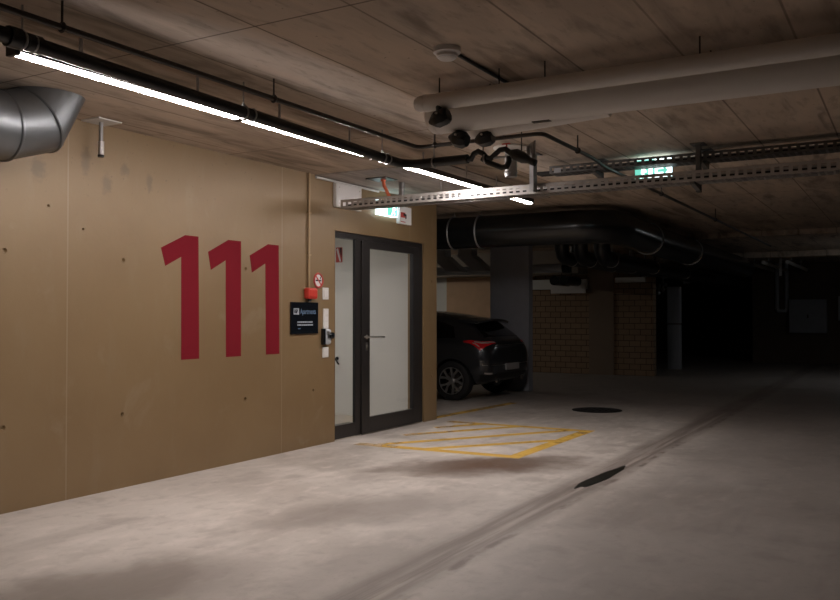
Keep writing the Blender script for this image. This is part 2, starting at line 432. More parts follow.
MB().box(8.352, 8.388, -.006, .0, .99, 1.085).lathe([(.012, -.006), (.012, -.014), (.004, -.014)], (8.37, 0, 1.04), 'y', 14).build('lock_plate', 'chrome', leaf, smooth=True)
# lobby fittings
lp = thing('ceiling_lamp', (8.0, 1.5, 2.55), 'square white ceiling lamp inside the lobby behind the glazed door', 'lamp')
MB().box(7.8, 8.2, 1.2, 1.8, 2.52, 2.55).build('housing', 'white', lp, bevel=.005)
MB().box(7.82, 8.18, 1.22, 1.78, 2.505, 2.52).build('diffuser', 'lobbylight', lp)
es = thing('extinguisher_sign', (9.75, 1.32, 2.14), 'red and white striped sign seen through the narrow glass side panel', 'sign')
MB().box(9.735, 9.75, 1.335, 1.435, 2.15, 2.36).build('panel', 'ring', es)
MB().prism([(1.345, 2.16), (1.37, 2.16), (1.425, 2.33), (1.40, 2.35)], 'x', 9.731, 9.735).build('white_stripe', 'paper', es)
MB().prism([(1.34, 2.22), (1.35, 2.24), (1.37, 2.35), (1.34, 2.35)], 'x', 9.731, 9.735).build('black_stripe', 'ink', es)
hk = MB().tube([(9.75, 1.42, .80), (9.71, 1.42, .80), (9.68, 1.40, .79), (9.67, 1.36, .75), (9.675, 1.34, .72)], .012, 10).lathe([(.026, 0), (.026, -.012), (.016, -.014)], (9.75, 1.42, .80), 'x', 18)
tag(hk.build('wall_hook', 'black', smooth=True), 'small black curved hook on the white lobby wall behind the glass', 'hook')

# ------------------------------------------------------------------ wall: numerals, signs, plates
D = [[(5.19, 1.99), (5.24, 1.835), (5.425, 1.925), (5.43, 1.015), (5.648, 1.015), (5.632, 2.12), (5.47, 2.12)],
     [(5.755, 1.99), (5.79, 1.825), (5.985, 1.925), (5.995, 1.015), (6.20, 1.015), (6.195, 2.12), (6.02, 2.12)],
     [(6.32, 1.99), (6.352, 1.825), (6.55, 1.925), (6.565, 1.015), (6.772, 1.015), (6.755, 2.12), (6.59, 2.12)]]
for p, wd in zip(D, ('left figure 1 of the three, nearest the silver duct', 'middle figure 1, between the other two', 'right figure 1 of the three, nearest the black plaque')):
    tag(MB().prism(p, 'y', -.002, -.0003).build('painted_numeral', 'numeral'), 'crimson ' + wd, 'numeral', 'red figures of the number on the gold wall')

pl = thing('plaque', (7.165, 0, 1.21), 'black square name plaque with pale lettering on the gold wall', 'sign')
MB().box(6.94, 7.40, -.02, 0, 1.21, 1.545).build('panel', 'black', pl, bevel=.003)
def wtext(txt, size, x, z, name, mat, par, sx=1., bold=0.):
    vs, fs = text_mesh(txt, size, .0015, bold)
    b = MB().add([(x + v.x * sx, -.0205 - v.z, z + v.y) for v in vs], fs); return b.build(name, mat, par)
MB().box(6.975, 7.065, -.0215, -.02, 1.415, 1.48).build('logo_block', 'greyprint', pl)
wtext('BP', .055, 6.983, 1.43, 'logo_letters', 'black', pl, 1.0, .001).location.y -= .0014
wtext('Apartments', .078, 7.085, 1.422, 'name_lettering', 'blue', pl, .72, .0012)
b = MB(); random.seed(3)
for z in (1.335, 1.305):
    x = 7.04
    while x < 7.30:
        w = random.uniform(.012, .04); b.box(x, min(x + w, 7.31), -.0212, -.02, z - .008, z + .008); x += w + .006
b.build('small_print', 'greyprint', pl)
MB().box(7.05, 7.09, -.0212, -.02, 1.262, 1.272).build('footer_mark', 'blue', pl)

cd = thing('conduit', (7.24, -.02, 1.7), 'gold painted conduit running down the wall to the red alarm box', 'conduit')
MB().cyl((7.235, -.02, 1.70), (7.235, -.02, H), .012).build('pipe', 'gold', cd, smooth=True)
for z in (2.05, 2.5): MB().box(7.215, 7.255, -.034, 0, z - .008, z + .008).build('clip', 'gold', cd)
al = thing('alarm_box', (7.24, -.04, 1.57), 'small red alarm box on the gold wall above the plaque', 'alarm')
MB().box(7.165, 7.325, -.075, 0, 1.58, 1.70).build('housing', 'red', al, bevel=.02)
MB().box(7.185, 7.305, -.079, -.07, 1.60, 1.68).build('cover', 'red', al, bevel=.008)
MB().cyl((7.235, -.03, 1.555), (7.235, -.03, 1.58), .02).build('cable_gland', 'seal', al, smooth=True)
ns = thing('no_smoking_sign', (7.42, 0, 1.71), 'round red and white no smoking sign on the gold wall', 'sign')
MB().lathe([(.082, 0), (.082, -.004), (.08, -.005)], (7.42, 0, 1.785), 'y', 36).build('disc', 'paper', ns)
MB().ring((7.42, -.005, 1.785), 'y', .0745, .011, 40, 6).build('red_ring', 'ring', ns)
MB().box(7.37, 7.455, -.007, -.005, 1.777, 1.793).box(7.46, 7.472, -.007, -.005, 1.777, 1.793).tube([(7.465, -.006, 1.80), (7.45, -.006, 1.815), (7.468, -.006, 1.828), (7.455, -.006, 1.84)], .004, 6).build('cigarette', 'ink', ns)
MB().prism([(7.362, 1.832), (7.373, 1.843), (7.478, 1.738), (7.467, 1.727)], 'y', -.0085, -.006).build('red_bar', 'ring', ns)

def plate(x0, x1, z0, z1, label, nm='switch'):
    t = thing(nm, ((x0 + x1) / 2, 0, z0), label, 'switch')
    MB().box(x0, x1, -.012, 0, z0, z1).build('plate', 'white', t, bevel=.004)
    return t
t = plate(7.495, 7.60, 1.58, 1.71, 'square white switch plate below right of the no smoking sign')
MB().box(7.515, 7.58, -.017, -.012, 1.605, 1.685).build('rocker', 'paper', t, bevel=.003)
t = plate(7.505, 7.60, 1.262, 1.48, 'tall white blank switch strip above the card reader', 'switch_strip')
MB().box(7.52, 7.585, -.015, -.012, 1.42, 1.46).box(7.52, 7.585, -.015, -.012, 1.35, 1.39).box(7.52, 7.585, -.015, -.012, 1.29, 1.33).build('rocker', 'paper', t, bevel=.001)
t = plate(7.495, 7.60, .945, 1.06, 'square white switch plate below the card reader')
MB().box(7.515, 7.58, -.017, -.012, .965, 1.04).build('rocker', 'paper', t, bevel=.003)
cr = thing('card_reader', (7.56, 0, 1.09), 'grey rounded card reader with a black knob beside the door', 'reader')
MB().box(7.47, 7.50, -.05, 0, 1.085, 1.262).build('back_plate', 'black', cr, bevel=.008)
MB().box(7.497, 7.60, -.06, 0, 1.085, 1.262).build('body', 'tag', cr, bevel=.03)
MB().lathe([(.035, -.055), (.035, -.085), (.028, -.09)], (7.58, 0, 1.185), 'y', 24).build('knob', 'black', cr, smooth=True)
MB().box(7.515, 7.555, -.063, -.058, 1.15, 1.23).build('display', 'chrome', cr, bevel=.004)

wp = thing('junction_box', (7.93, 0, 2.6), 'flat white box panel high on the wall above the door', 'box')
MB().box(7.69, 8.19, -.05, 0, 2.615, 2.885).build('cover', 'white', wp, bevel=.006)
MB().box(7.71, 8.17, -.054, -.05, 2.63, 2.87).build('lid', 'paper', wp, bevel=.003)
for x in (7.74, 8.14):
    for z in (2.66, 2.84): MB().lathe([(.008, -.054), (.008, -.058), (.003, -.058)], (x, 0, z), 'y', 10).build('screw', 'chrome', wp)
cc = MB().cyl((7.36, -.016, 2.901), (8.6, -.016, 2.901), .013, 10)
tag(cc.build('white_conduit', 'white', smooth=True), 'thin white conduit along the wall just under the ceiling above the white box', 'conduit')

def exit_sign(name, x0, x1, z0, z1, label, axis, depth0, depth1, flip):
    """illuminated sign: green half with a white running figure, white half with a green arrow"""
    t = thing(name, ((x0 + x1) / 2, depth1, z0) if axis == 'y' else (depth1, (x0 + x1) / 2, z0), label, 'sign')
    def bx(b, u0, u1, d0, d1, w0, w1):
        return b.box(u0, u1, d0, d1, w0, w1) if axis == 'y' else b.box(d0, d1, u0, u1, w0, w1)
    bx(MB(), x0, x1, depth0 + .003, depth1, z0, z1).build('housing', 'acrylic', t, bevel=.003)
    L = x1 - x0; hh = z1 - z0
    def U(u): return x0 + u * L if not flip else x1 - u * L
    def rect(u0, u1, w0, w1, d, nm, mt):
        a, c = sorted((U(u0), U(u1)))
        return bx(MB(), a, c, d, depth0 + .003, z0 + w0 * hh, z0 + w1 * hh).build(nm, mt, t)
    return t, U, rect, hh, L
RUN = [(.10, .0), (.22, .0), (.38, .24), (.50, .33), (.64, .10), (.60, .0), (.72, .0), (.80, .12), (.66, .48), (.72, .62), (.90, .52), (.95, .62), (.74, .78), (.55, .84), (.36, .70), (.30, .52), (.40, .48), (.47, .62), (.40, .42), (.28, .32)]
def pict(U, u0, us, z0, hh, axis, d0, d1):
    b = MB(); poly = [(U(u0 + u * us), z0 + hh * (.08 + w * .72)) for u, w in RUN]
    b.prism(poly, axis, d0, d1)
    cx, cz = U(u0 + .70 * us), z0 + hh * .80
    r = hh * .085
    b.prism([(cx + r * math.cos(a * math.pi / 6), cz + r * math.sin(a * math.pi / 6)) for a in range(12)], axis, d0, d1)
    return b
# large sign between the cable trays (faces the camera side, towards -x)
t, U, rect, hh, L = exit_sign('exit_sign', -3.62, -3.28, 2.665, 2.90, 'lit green and white emergency exit sign hanging behind the cable trays', 'x', 8.11, 8.17, True)
rect(.0, .56, 0, .98, 8.108, 'green_field', 'exit_green'); rect(.56, 1., 0, .98, 8.108, 'white_field', 'exit_white')
pict(U, .10, .24, 2.665, hh, 'x', 8.104, 8.108).build('running_figure', 'exit_white', t)
MB().prism([(U(.38), 2.665 + hh * .1), (U(.50), 2.665 + hh * .1), (U(.50), 2.665 + hh * .85), (U(.38), 2.665 + hh * .85)], 'x', 8.104, 8.108).build('doorway', 'exit_white', t)
MB().prism([(U(.64), 2.665 + hh * .44), (U(.80), 2.665 + hh * .44), (U(.80), 2.665 + hh * .28), (U(.92), 2.665 + hh * .50), (U(.80), 2.665 + hh * .72), (U(.80), 2.665 + hh * .56), (U(.64), 2.665 + hh * .56)], 'x', 8.104, 8.108).build('arrow', 'exit_green', t)
MB().box(8.13, 8.15, -3.46, -3.44, 2.90, H).build('mount', 'white', t)
# smaller sign on the wall above the door
t, U, rect, hh, L = exit_sign('exit_sign', 8.55, 8.97, 2.62, 2.80, 'lit exit sign on the gold wall above the door, partly behind the tray', 'y', -.06, 0, False)
rect(.42, .95, .04, .96, -.062, 'green_field', 'exit_green'); rect(.0, .42, .04, .96, -.062, 'white_field', 'exit_white')
pict(U, .60, .30, 2.62, hh, 'y', -.066, -.062).build('running_figure', 'exit_white', t)
MB().prism([(U(.10), 2.62 + hh * .5), (U(.2), 2.62 + hh * .7), (U(.2), 2.62 + hh * .56), (U(.34), 2.62 + hh * .56), (U(.34), 2.62 + hh * .44), (U(.2), 2.62 + hh * .44), (U(.2), 2.62 + hh * .3)], 'y', -.066, -.062).build('arrow', 'exit_green', t)
fs_ = thing('fire_sign', (9.17, 0, 2.555), 'white sign with a red fire equipment symbol above the right of the door', 'sign')
MB().box(9.03, 9.32, -.05, 0, 2.555, 2.775).build('panel', 'paper', fs_, bevel=.003)
MB().box(9.055, 9.165, -.0525, -.05, 2.635, 2.70).build('red_symbol', 'ring', fs_)
MB().prism([(9.12, 2.69), (9.19, 2.68), (9.19, 2.63), (9.165, 2.62), (9.17, 2.655), (9.12, 2.66)], 'y', -.054, -.0525).build('black_symbol', 'ink', fs_)
MB().box(9.06, 9.17, -.0515, -.05, 2.575, 2.587).build('small_print', 'ring', fs_)

# ------------------------------------------------------------------ strip lamps
def rod(b, x, y, z0, r=.005): b.cyl((x, y, z0), (x, y, H), r, 8)
LX0, LL, LY, LZ = 2.66, 1.685, -1.65, 2.731
lum = thing('strip_light', (LX0 + LL / 2, LY, LZ), 'lit white strip light nearest the silver duct, first in the row under the ceiling', 'light', 'strip lights in a row along the gold wall')
MB().box(LX0 + .015, LX0 + LL - .015, LY - .043, LY + .043, LZ + .014, LZ + .062).build('housing', 'steel', lum, bevel=.004)
prof = [(.032 * math.cos(a), .022 * math.sin(a)) for a in [math.radians(-180 * i / 14) for i in range(15)]]
MB().prism([(LY + u, LZ + .020 + w) for u, w in prof], 'x', LX0 + .03, LX0 + LL - .03).build('diffuser', 'led', lum)
for x in (LX0 + .0, LX0 + LL - .03):
    MB().box(x, x + .03, LY - .044, LY + .044, LZ - .004, LZ + .063).build('end_cap', 'steel', lum, bevel=.006)
for x in (LX0 + .42, LX0 + 1.30 + .8 * 0):
    MB().box(x - .011, x + .011, LY - .003, LY + .003, LZ + .06, H).build('hanger', 'white', lum)
for dx, sx, lb in ((1.69, 1, 'lit white strip light second from the silver duct, behind the black pipe'), (3.77, 1, 'lit white strip light above the glazed door, right after the pipe turns away'), (5.27, .76, 'far end strip light of the row, showing below the cable tray')):
    c = copy_tree(lum, None, (dx, 0, 0), lb); c.scale.x = sx
# a lamp of the next bay, hidden behind the gold wall
lb = thing('strip_light', (16.8, 6.3, 2.7), 'strip light of the next parking bay hidden behind the gold wall', 'light')
MB().box(16.1, 17.5, 6.26, 6.34, 2.74, 2.80).build('housing', 'white', lb)
MB().box(16.12, 17.48, 6.27, 6.33, 2.70, 2.74).build('diffuser', 'ledweak', lb)
for x in (16.3, 17.3): MB().box(x - .01, x + .01, 6.297, 6.303, 2.80, H).build('hanger', 'white', lb)
lf = thing('strip_light', (20, -5.8, 2.7), 'dim strip light far along the driveway past the right edge', 'light')
MB().box(19.3, 20.7, -5.84, -5.76, 2.74, 2.80).build('housing', 'white', lf)
MB().box(19.32, 20.68, -5.83, -5.77, 2.70, 2.74).build('diffuser', 'dimlamp', lf)
for x in (19.5, 20.5): MB().box(x - .01, x + .01, -5.803, -5.797, 2.80, H).build('hanger', 'white', lf)

# ------------------------------------------------------------------ pipes by the strip lights
def arc(c, r, a0, a1, n, z):
    return [(c[0] + r * math.cos(math.radians(a0 + (a1 - a0) * i / n)), c[1] + r * math.sin(math.radians(a0 + (a1 - a0) * i / n)), z) for i in range(n + 1)]
bp_ = thing('lagged_pipe', (4, -1.83, 2.7), 'black lagged pipe running beside the strip lights and turning away', 'pipe')
PZ = 2.715
PZ = 2.70
def pz(x): return PZ + .0157 * (6.1 - x)
path = [(-3.9, -1.83, pz(-3.9))] + arc((6.10, -1.98), .15, 90, 0, 6, PZ) + [(6.25, -2.42, PZ)]
MB().tube(path, .039, 16).build('pipe', 'lag', bp_, smooth=True)
def clamp(x, y, z, R, ax, par, nm='clamp'):
    c = MB().ring((x, y, z), ax, R + .003, .007, 20, 6); rod(c, x, y, z + R)
    c.lathe([(.012, 0), (.012, .018), (.006, .02)], (x, y, z + R), 'z', 8)
    return c.build(nm, 'galv', par)
for x in (2.60, 4.19, 5.86): clamp(x, -1.83, pz(x), .039, 'x', bp_)
for x in (2.66, 4.27, 5.94): MB().ring((x, -1.83, pz(x)), 'x', .042, .006, 20, 6).build('band', 'galv', bp_)
clamp(6.25, -2.10, PZ, .039, 'y', bp_)
cpl = MB().cyl((2.52, -1.83, pz(2.5)), (2.585, -1.83, pz(2.5)), .052, 10).cyl((2.615, -1.83, pz(2.6)), (2.70, -1.83, pz(2.6)), .046, 10)
cpl.build('coupling', 'lag', bp_, smooth=True)

sp = thing('thin_pipe', (4, -2.05, 2.8), 'thin dark steel pipe beside the lagged pipe, bent twice below the ceiling', 'pipe')
SZ = 2.80
path = [(-3.9, -2.05, SZ)] + arc((6.0, -2.12), .07, 90, 0, 4, SZ) + arc((6.14, -3.08), .07, 180, 270, 4, SZ) + [(7.2, -3.15, SZ), (7.6, -3.15, 2.772), (18, -3.15, 2.772)]
MB().tube(path, .0165, 10).build('pipe', 'steel', sp, smooth=True)
for x in (2.66, 4.23, 6.05): 
    y = -2.05 if x < 6 else -2.22
    c = MB().ring((x, y, SZ), 'x' if x < 6 else 'y', .019, .009, 14, 6); rod(c, x, y, SZ + .016, .006); c.build('clamp', 'steel', sp)
for x in (6.86, 9.6, 12.6):
    z = SZ if x < 7.2 else 2.772
    c = MB().ring((x, -3.15, z), 'x', .019, .009, 14, 6); rod(c, x, -3.15, z + .016, .006); c.build('clamp', 'steel', sp)
# valve set where the lagged pipe turns
vs_ = thing('valve_manifold', (6.25, -2.7, 2.7), 'black lagged valve set with looped branches and bare metal valve', 'valve')
def vm(pts): return [(6.25 + x, -2.42 - d, PZ - .015 + z) for x, d, z in pts]
MB().tube(vm([(0, -.02, .015), (0, .03, .01), (-.01, .06, .05), (-.01, .10, .065), (0, .14, .045), (0, .17, .01)]), .022, 12).build('inlet_bend', 'lag', vs_, smooth=True)
MB().tube(vm([(0, .15, .01), (0, .21, .0), (0, .25, .03), (0, .29, .06), (0, .34, .062), (0, .38, .03), (0, .42, .01)]), .022, 12).build('upper_loop', 'lag', vs_, smooth=True)
MB().tube(vm([(0, .13, .005), (0, .19, -.035), (0, .25, -.06), (0, .31, -.085), (0, .35, -.08), (0, .37, -.04), (0, .37, .0)]), .022, 12).build('lower_loop', 'lag', vs_, smooth=True)
MB().tube(vm([(0, .38, .03), (0, .43, .01), (0, .50, -.025), (0, .55, -.05)]), .05, 14, radii=[.024, .048, .046, .026]).build('tapered_body', 'lag', vs_, smooth=True)
MB().tube(vm([(0, .54, -.045), (0, .60, -.075)]), .028, 12).build('outlet', 'lag', vs_, smooth=True)
MB().ring(vm([(0, .16, .0)])[0], 'y', .034, .008, 18, 6).build('collar', 'galv', vs_)
MB().tube(vm([(0, .22, .0), (0, .38, .0)]), .010, 10).build('bypass', 'galv', vs_, smooth=True)
MB().tube(vm([(.04, .52, .0), (.05, .52, .07), (.05, .56, .09), (.05, .56, -.04)]), .018, 12).build('bare_valve', 'galv', vs_, smooth=True)
hb = MB().box(6.24, 6.26, -2.80, -2.73, PZ + .085, PZ + .093).cyl((6.25, -2.77, PZ + .06), (6.25, -2.77, PZ + .088), .006, 8); hb.build('lever', 'red', vs_)
for y in (-2.56, -2.90): rod_ = MB(); rod(rod_, 6.25, y, PZ - .01); rod_.build('hanger', 'steel', vs_)
cp = thing('ceiling_outlet', (7.09, -2.62, H), 'round pale ceiling plate with a short grey drop pipe beside the valves', 'outlet')
MB().lathe([(.16, 0), (.16, -.012), (.10, -.03), (.075, -.03)], (7.05, -2.45, H), 'z', 28).build('plate', 'jacket', cp, smooth=True)
MB().cyl((7.05, -2.45, H - .03), (7.05, -2.45, 2.66), .055, 20).build('drop_pipe', 'galv', cp, smooth=True)
MB().ring((7.05, -2.45, 2.70), 'z', .056, .008).build('pipe_ring', 'galv', cp)

# ------------------------------------------------------------------ two pale ceiling pipes
def pale(name, X, Z, r, y0, lab, rodsy):
    t = thing(name, (X, y0, Z), lab, 'pipe')
    b = MB().tube([(X, -11.9, Z), (X, y0, Z)], r, 28)
    b.tube([(X, y0, Z), (X, y0 + .025, Z), (X, y0 + .05, Z), (X, y0 + .06, Z)], r, 28, radii=[r, r * .95, r * .75, r * .3])
    b.build('jacket', 'jacket', t, smooth=True)
    for y in rodsy:
        c = MB(); rod(c, X, y, Z + r); c.build('hanger', 'steel', t)
    MB().ring((X, y0 - .02, Z), 'y', r, .004, 28, 6).build('joint_band', 'jacket', t)
    return t
w1 = pale('pale_pipe', 4.75, 2.778, .054, -2.86, 'slimmer pale jacketed pipe nearest the smoke detector', (-2.98, -3.40, -3.70, -4.6, -6))
w2 = pale('pale_pipe', 5.04, 2.755, .115, -2.80, 'thicker pale jacketed pipe just behind the slimmer one', (-3.2, -4.6, -6))
MB().box(5.02, 5.06, -3.62, -3.50, 2.637, 2.645).build('clip', 'steel', w2)
w3 = MB().tube([(5.36, -2.78, 2.72), (5.36, -3.05, 2.72), (5.36, -3.9, 2.76)], .065, 20); tag(w3.build('pipe_stub', 'jacket', smooth=True), 'short pale pipe stub tucked behind the thicker pale pipe', 'pipe')
def plug(x, y, z, lab, ang):
    t = thing('lagged_valve', (x, y, z - .06), lab, 'valve')
    d = Vector((.0, -math.cos(ang), math.sin(ang)))
    c = Vector((x, y, z))
    MB().tube([c - d * .085, c - d * .045, c - d * .02, c + d * .035, c + d * .06], .05, 8, radii=[.012, .045, .058, .058, .042]).build('body', 'lag', t, smooth=True)
    MB().cyl(c, c + Vector((0, .02, .12)), .022, 10).build('neck', 'lag', t, smooth=True)
    MB().cyl(c + Vector((-.058, .0, .02)), c + Vector((-.066, 0, .02)), .008, 8).build('pin', 'chrome', t)
plug(4.73, -3.00, 2.665, 'black lagged valve under the slimmer pale pipe', .25)
plug(5.03, -2.98, 2.585, 'black lagged valve under the thicker pale pipe, near its end', -.3)
plug(5.34, -3.02, 2.64, 'black lagged valve under the pale stub, right of the other two', .1)

# smoke detector and its conduit
sd = thing('smoke_detector', (4.24, -3.31, 2.86), 'round white smoke detector on the concrete ceiling', 'detector')
MB().lathe([(.078, 0), (.078, -.028), (.07, -.034)], (4.24, -3.31, H), 'z', 32).build('base', 'white', sd, smooth=True)
MB().lathe([(.062, -.034), (.06, -.05), (.042, -.066), (.01, -.07)], (4.24, -3.31, H), 'z', 32).build('head', 'white', sd, smooth=True)
MB().ring((4.24, -3.31, H - .052), 'z', .05, .006, 28, 6).build('vent_slot', 'tag', sd)
tag(MB().cyl((4.31, -3.325, H - .012), (5.2, -3.325, H - .012), .0115, 10).build('conduit', 'seal', smooth=True), 'thin black conduit from the smoke detector to the pale pipes', 'conduit')

# ------------------------------------------------------------------ silver duct and stub
du = thing('ventilation_duct', (2, -.42, 2.43), 'galvanised round air duct at upper left bending up into the ceiling', 'duct')
Y = -.42
MB().tube([(-3.9, Y, 2.655), (3.43, Y, 2.655), (3.67, Y, 2.735), (3.83, Y, 3.04)], .225, 40, cap=False).build('tube', 'duct', du, smooth=True)
def bead(p, d, R, par):
    d = Vector(d).normalized(); p = Vector(p)
    MB().tube([p - d * .012, p - d * .006, p + d * .006, p + d * .012], R, 40, radii=[R, R + .007, R + .007, R]).build('seam_bead', 'duct', par, smooth=True)
bead((3.43, Y, 2.655), (1, 0, .16), .229, du); bead((3.67, Y, 2.735), (1, 0, .74), .236, du); bead((2.2, Y, 2.655), (1, 0, 0), .226, du)
for x in (1.8, 2.9):
    MB().ring((x, Y, 2.655), 'x', .232, .006, 36, 6).build('strap', 'steel', du)
    for s in (-1, 1): MB().cyl((x, Y + s * .232, 2.655), (x, Y + s * .232, H), .005, 8).build('hanger', 'steel', du)
st = thing('anchor_stub', (4.48, -.1, 2.655), 'short metal pipe stub hanging from a square white ceiling plate', 'fitting')
MB().box(4.37, 4.59, -.21, -.005, H - .01, H).build('plate', 'white', st)
MB().cyl((4.48, -.1, 2.70), (4.48, -.1, H - .01), .016, 14).build('rod', 'galv', st, smooth=True)
MB().cyl((4.48, -.1, 2.655), (4.48, -.1, 2.77), .0235, 16).build('sleeve', 'chrome', st, smooth=True)
MB().cyl((4.48, -.1, 2.648), (4.48, -.1, 2.664), .0245, 16).build('end_ring', 'seal', st, smooth=True)

# ------------------------------------------------------------------ cable trays
def tray(name, x0, x1, y0, y1, z0, z1, mat, lab):
    t = thing(name, ((x0 + x1) / 2, y0, z0), lab, 'cable tray')
    hgt = z1 - z0; th = .002
    for x, nm in ((x0, 'front_rail'), (x1 - th, 'back_rail')):
        b = MB()
        b.box(x, x + th, y1, y0, z0, z0 + hgt * .24).box(x, x + th, y1, y0, z1 - hgt * .30, z1)
        s = 1 if x == x0 else -1
        b.box(x if s > 0 else x - .014, x + th + (.014 if s > 0 else 0), y1, y0, z1 - .003, z1)
        y = y0
        while y > y1:
            b.box(x, x + th, y - .030, y, z0 + hgt * .24, z1 - hgt * .30); y -= .07
        b.build(nm, mat, t)
    b = MB(); n = 5; w = (x1 - x0 - .004) / n
    for i in range(n + 1): b.box(x0 + .002 + i * w - (.009 if i else 0), x0 + .002 + i * w + (.009 if i < n else 0), y1, y0, z0, z0 + th)
    y = y0
    while y > y1:
        b.box(x0 + .002, x1 - .002, y - .022, y, z0, z0 + th); y -= .06
    b.build('perforated_base', mat, t)
    return t
def post(x, y, z0, par, w=.04, mat='galv', arm=None):
    b = MB().box(x - w / 2, x + w / 2, y - .02, y - .017, z0, H - .006)
    for s in (-1, 1): b.box(x + s * w / 2 - .0015, x + s * w / 2 + .0015, y - .02, y + .02, z0, H - .006)
    for i in range(int((H - z0) / .06)):
        b.box(x - w * .28, x + w * .28, y - .024, y - .02, z0 + .02 + i * .06, z0 + .04 + i * .06)
    p = b.build('post', mat, par)
    MB().box(x - .08, x + .08, y - .06, y + .06, H - .008, H).build('foot_plate', mat, p)
    if arm:
        a0, a1, z = arm
        MB().prism([(a0, z - .055), (a0, z), (a1, z), (a1, z - .02)], 'y', y - .02, y + .02).build('arm', mat, p)
lo_ = tray('cable_tray', 7.50, 7.72, -.24, -11.5, 2.562, 2.655, 'trayl', 'long bright perforated cable tray, lower of the two, starting at the gold wall')
post(7.45, -2.50, 2.57, lo_, .085, 'galv'); post(7.76, -3.95, 2.5, lo_, .05, 'trayd', arm=(7.78, 7.5, 2.562)); post(7.76, -6, 2.5, lo_, .05, 'trayd', arm=(7.78, 7.5, 2.562))
hi_ = tray('cable_tray', 7.86, 8.06, -2.50, -11.5, 2.80, 2.875, 'trayd', 'dull dark perforated cable tray, upper one close under the ceiling')
for y in (-2.95, -3.95, -5.5): post(8.09, y, 2.70, hi_, .04, 'trayd', arm=(8.1, 7.86, 2.798))
MB().box(7.853, 7.858, -2.62, -2.55, 2.805, 2.85).build('label_tag', 'tag', hi_)
# cables
random.seed(11)
for i in range(4):
    x = 7.90 + .04 * i; pts = [(x + random.uniform(-.008, .008), -2.35 - .55 * k, 2.819 + random.uniform(0, .004)) for k in range(17)]
    tag(MB().tube(pts, .015, 8).build('power_cable', 'seal', smooth=True), 'black power cable lying in the upper cable tray', 'cable', 'black cables in the upper tray')
for i in range(4):
    x = 7.53 + .045 * i; pts = [(x + random.uniform(-.004, .004), -.30 - .6 * k, 2.585 + random.uniform(0, .004)) for k in range(18)]
    tag(MB().tube(pts, .019, 8).build('power_cable', 'seal', smooth=True), 'black power cable lying in the lower cable tray', 'cable', 'black cables in the lower tray')
hp = thing('ceiling_plate', (7.92, -.5, H - .02), 'dark square ceiling plate the orange hose comes out of', 'plate')
MB().box(7.78, 8.03, -.64, -.38, H - .022, H - .012).build('panel', 'cartrim', hp)
MB().lathe([(.03, 0), (.03, -.015), (.024, -.017)], (7.92, -.52, H - .022), 'z', 18).build('grommet', 'orange', hp, smooth=True)
tag(MB().tube([(7.92, -.52, H - .038), (7.925, -.53, 2.84), (7.95, -.57, 2.74), (7.96, -.61, 2.66), (7.90, -.63, 2.61), (7.75, -.63, 2.60)], .0185, 12).build('orange_hose', 'orange', smooth=True), 'short orange flexible hose dropping from the ceiling into the tray', 'hose')
bk = MB().box(8.18, 8.24, -.60, -.597, 2.70, H - .012).box(8.18, 8.183, -.60, -.56, 2.70, H - .012).box(8.237, 8.24, -.60, -.56, 2.70, H - .012)
tag(bk.build('ceiling_bracket', 'galv'), 'bare steel channel bracket hanging from the ceiling beside the orange hose', 'bracket')
# perforated straps near the third lamp
for k, (x, y, lab) in enumerate([(8.46, -.95, 'short perforated metal strap under the ceiling above the cable tray'), (8.75, -1.2, 'small metal strap on the ceiling behind the perforated strap')]):
    b = MB()
    for i in range(5): b.box(x - .012, x + .012, y - .002, y + .002, H - .03 - i * .035 - (.0), H - .006 - i * .035)
    b.box(x - .004, x + .004, y - .0015, y + .0015, H - .18, H); tag(b.build('metal_strap', 'galv'), lab, 'strap')

# ------------------------------------------------------------------ black pipes over the car
bg = thing('black_duct', (11.3, -1, 2.4), 'large glossy black pipe over the parked car, turning to the back', 'pipe')
R = .235
path = [(11.25, 9, 2.63), (11.25, -1.55, 2.63), (11.33, -1.80, 2.63), (11.52, -1.97, 2.63), (11.8, -2.02, 2.63), (13.5, -2.02, 2.59), (21.88, -2.02, 2.55)]
MB().tube(path, R, 32).build('pipe', 'bigpipe', bg, smooth=True)
def half(x, y, z, R, ax, par):
    b = MB().ring((x, y, z), ax, R + .008, .012, 28, 6); rod(b, x, y, z + R, .006); return b.build('clamp', 'galv', par)
half(11.25, .35, 2.63, R, 'y', bg); half(11.25, -.10, 2.63, R, 'y', bg); half(13.2, -2.02, 2.597, R, 'x', bg); half(16, -2.02, 2.578, R, 'x', bg)
for i, (y, z, r, lab) in enumerate([(.02, 2.45, .10, 'black lagged pipe running to the back, first right of the column'), (-.32, 2.40, .12, 'black lagged pipe running to the back, second right of the column'), (-.75, 2.36, .12, 'black lagged pipe running to the back, third right of the column'), (-1.20, 2.34, .13, 'black lagged pipe running to the back, fourth and nearest the driveway')]):
    x = 15.6 if i == 0 else 14.2 - .25 * i; x1 = 19.58 if i < 2 else 26.98
    t = thing('lagged_pipe', (x, y, z), lab, 'pipe', None)
    MB().tube([(x, y, H), (x, y, z + .18), (x + .06, y, z + .06), (x + .18, y, z), (x1, y, z)], r, 16).build('pipe', 'lag', t, smooth=True)
    for xx in (x + .5, 16.9 - .1 * i, 19.2):
        b = MB().ring((xx, y, z), 'x', r + .004, .008, 18, 6); rod(b, xx, y, z + r, .006); b.build('clamp', 'galv', t)
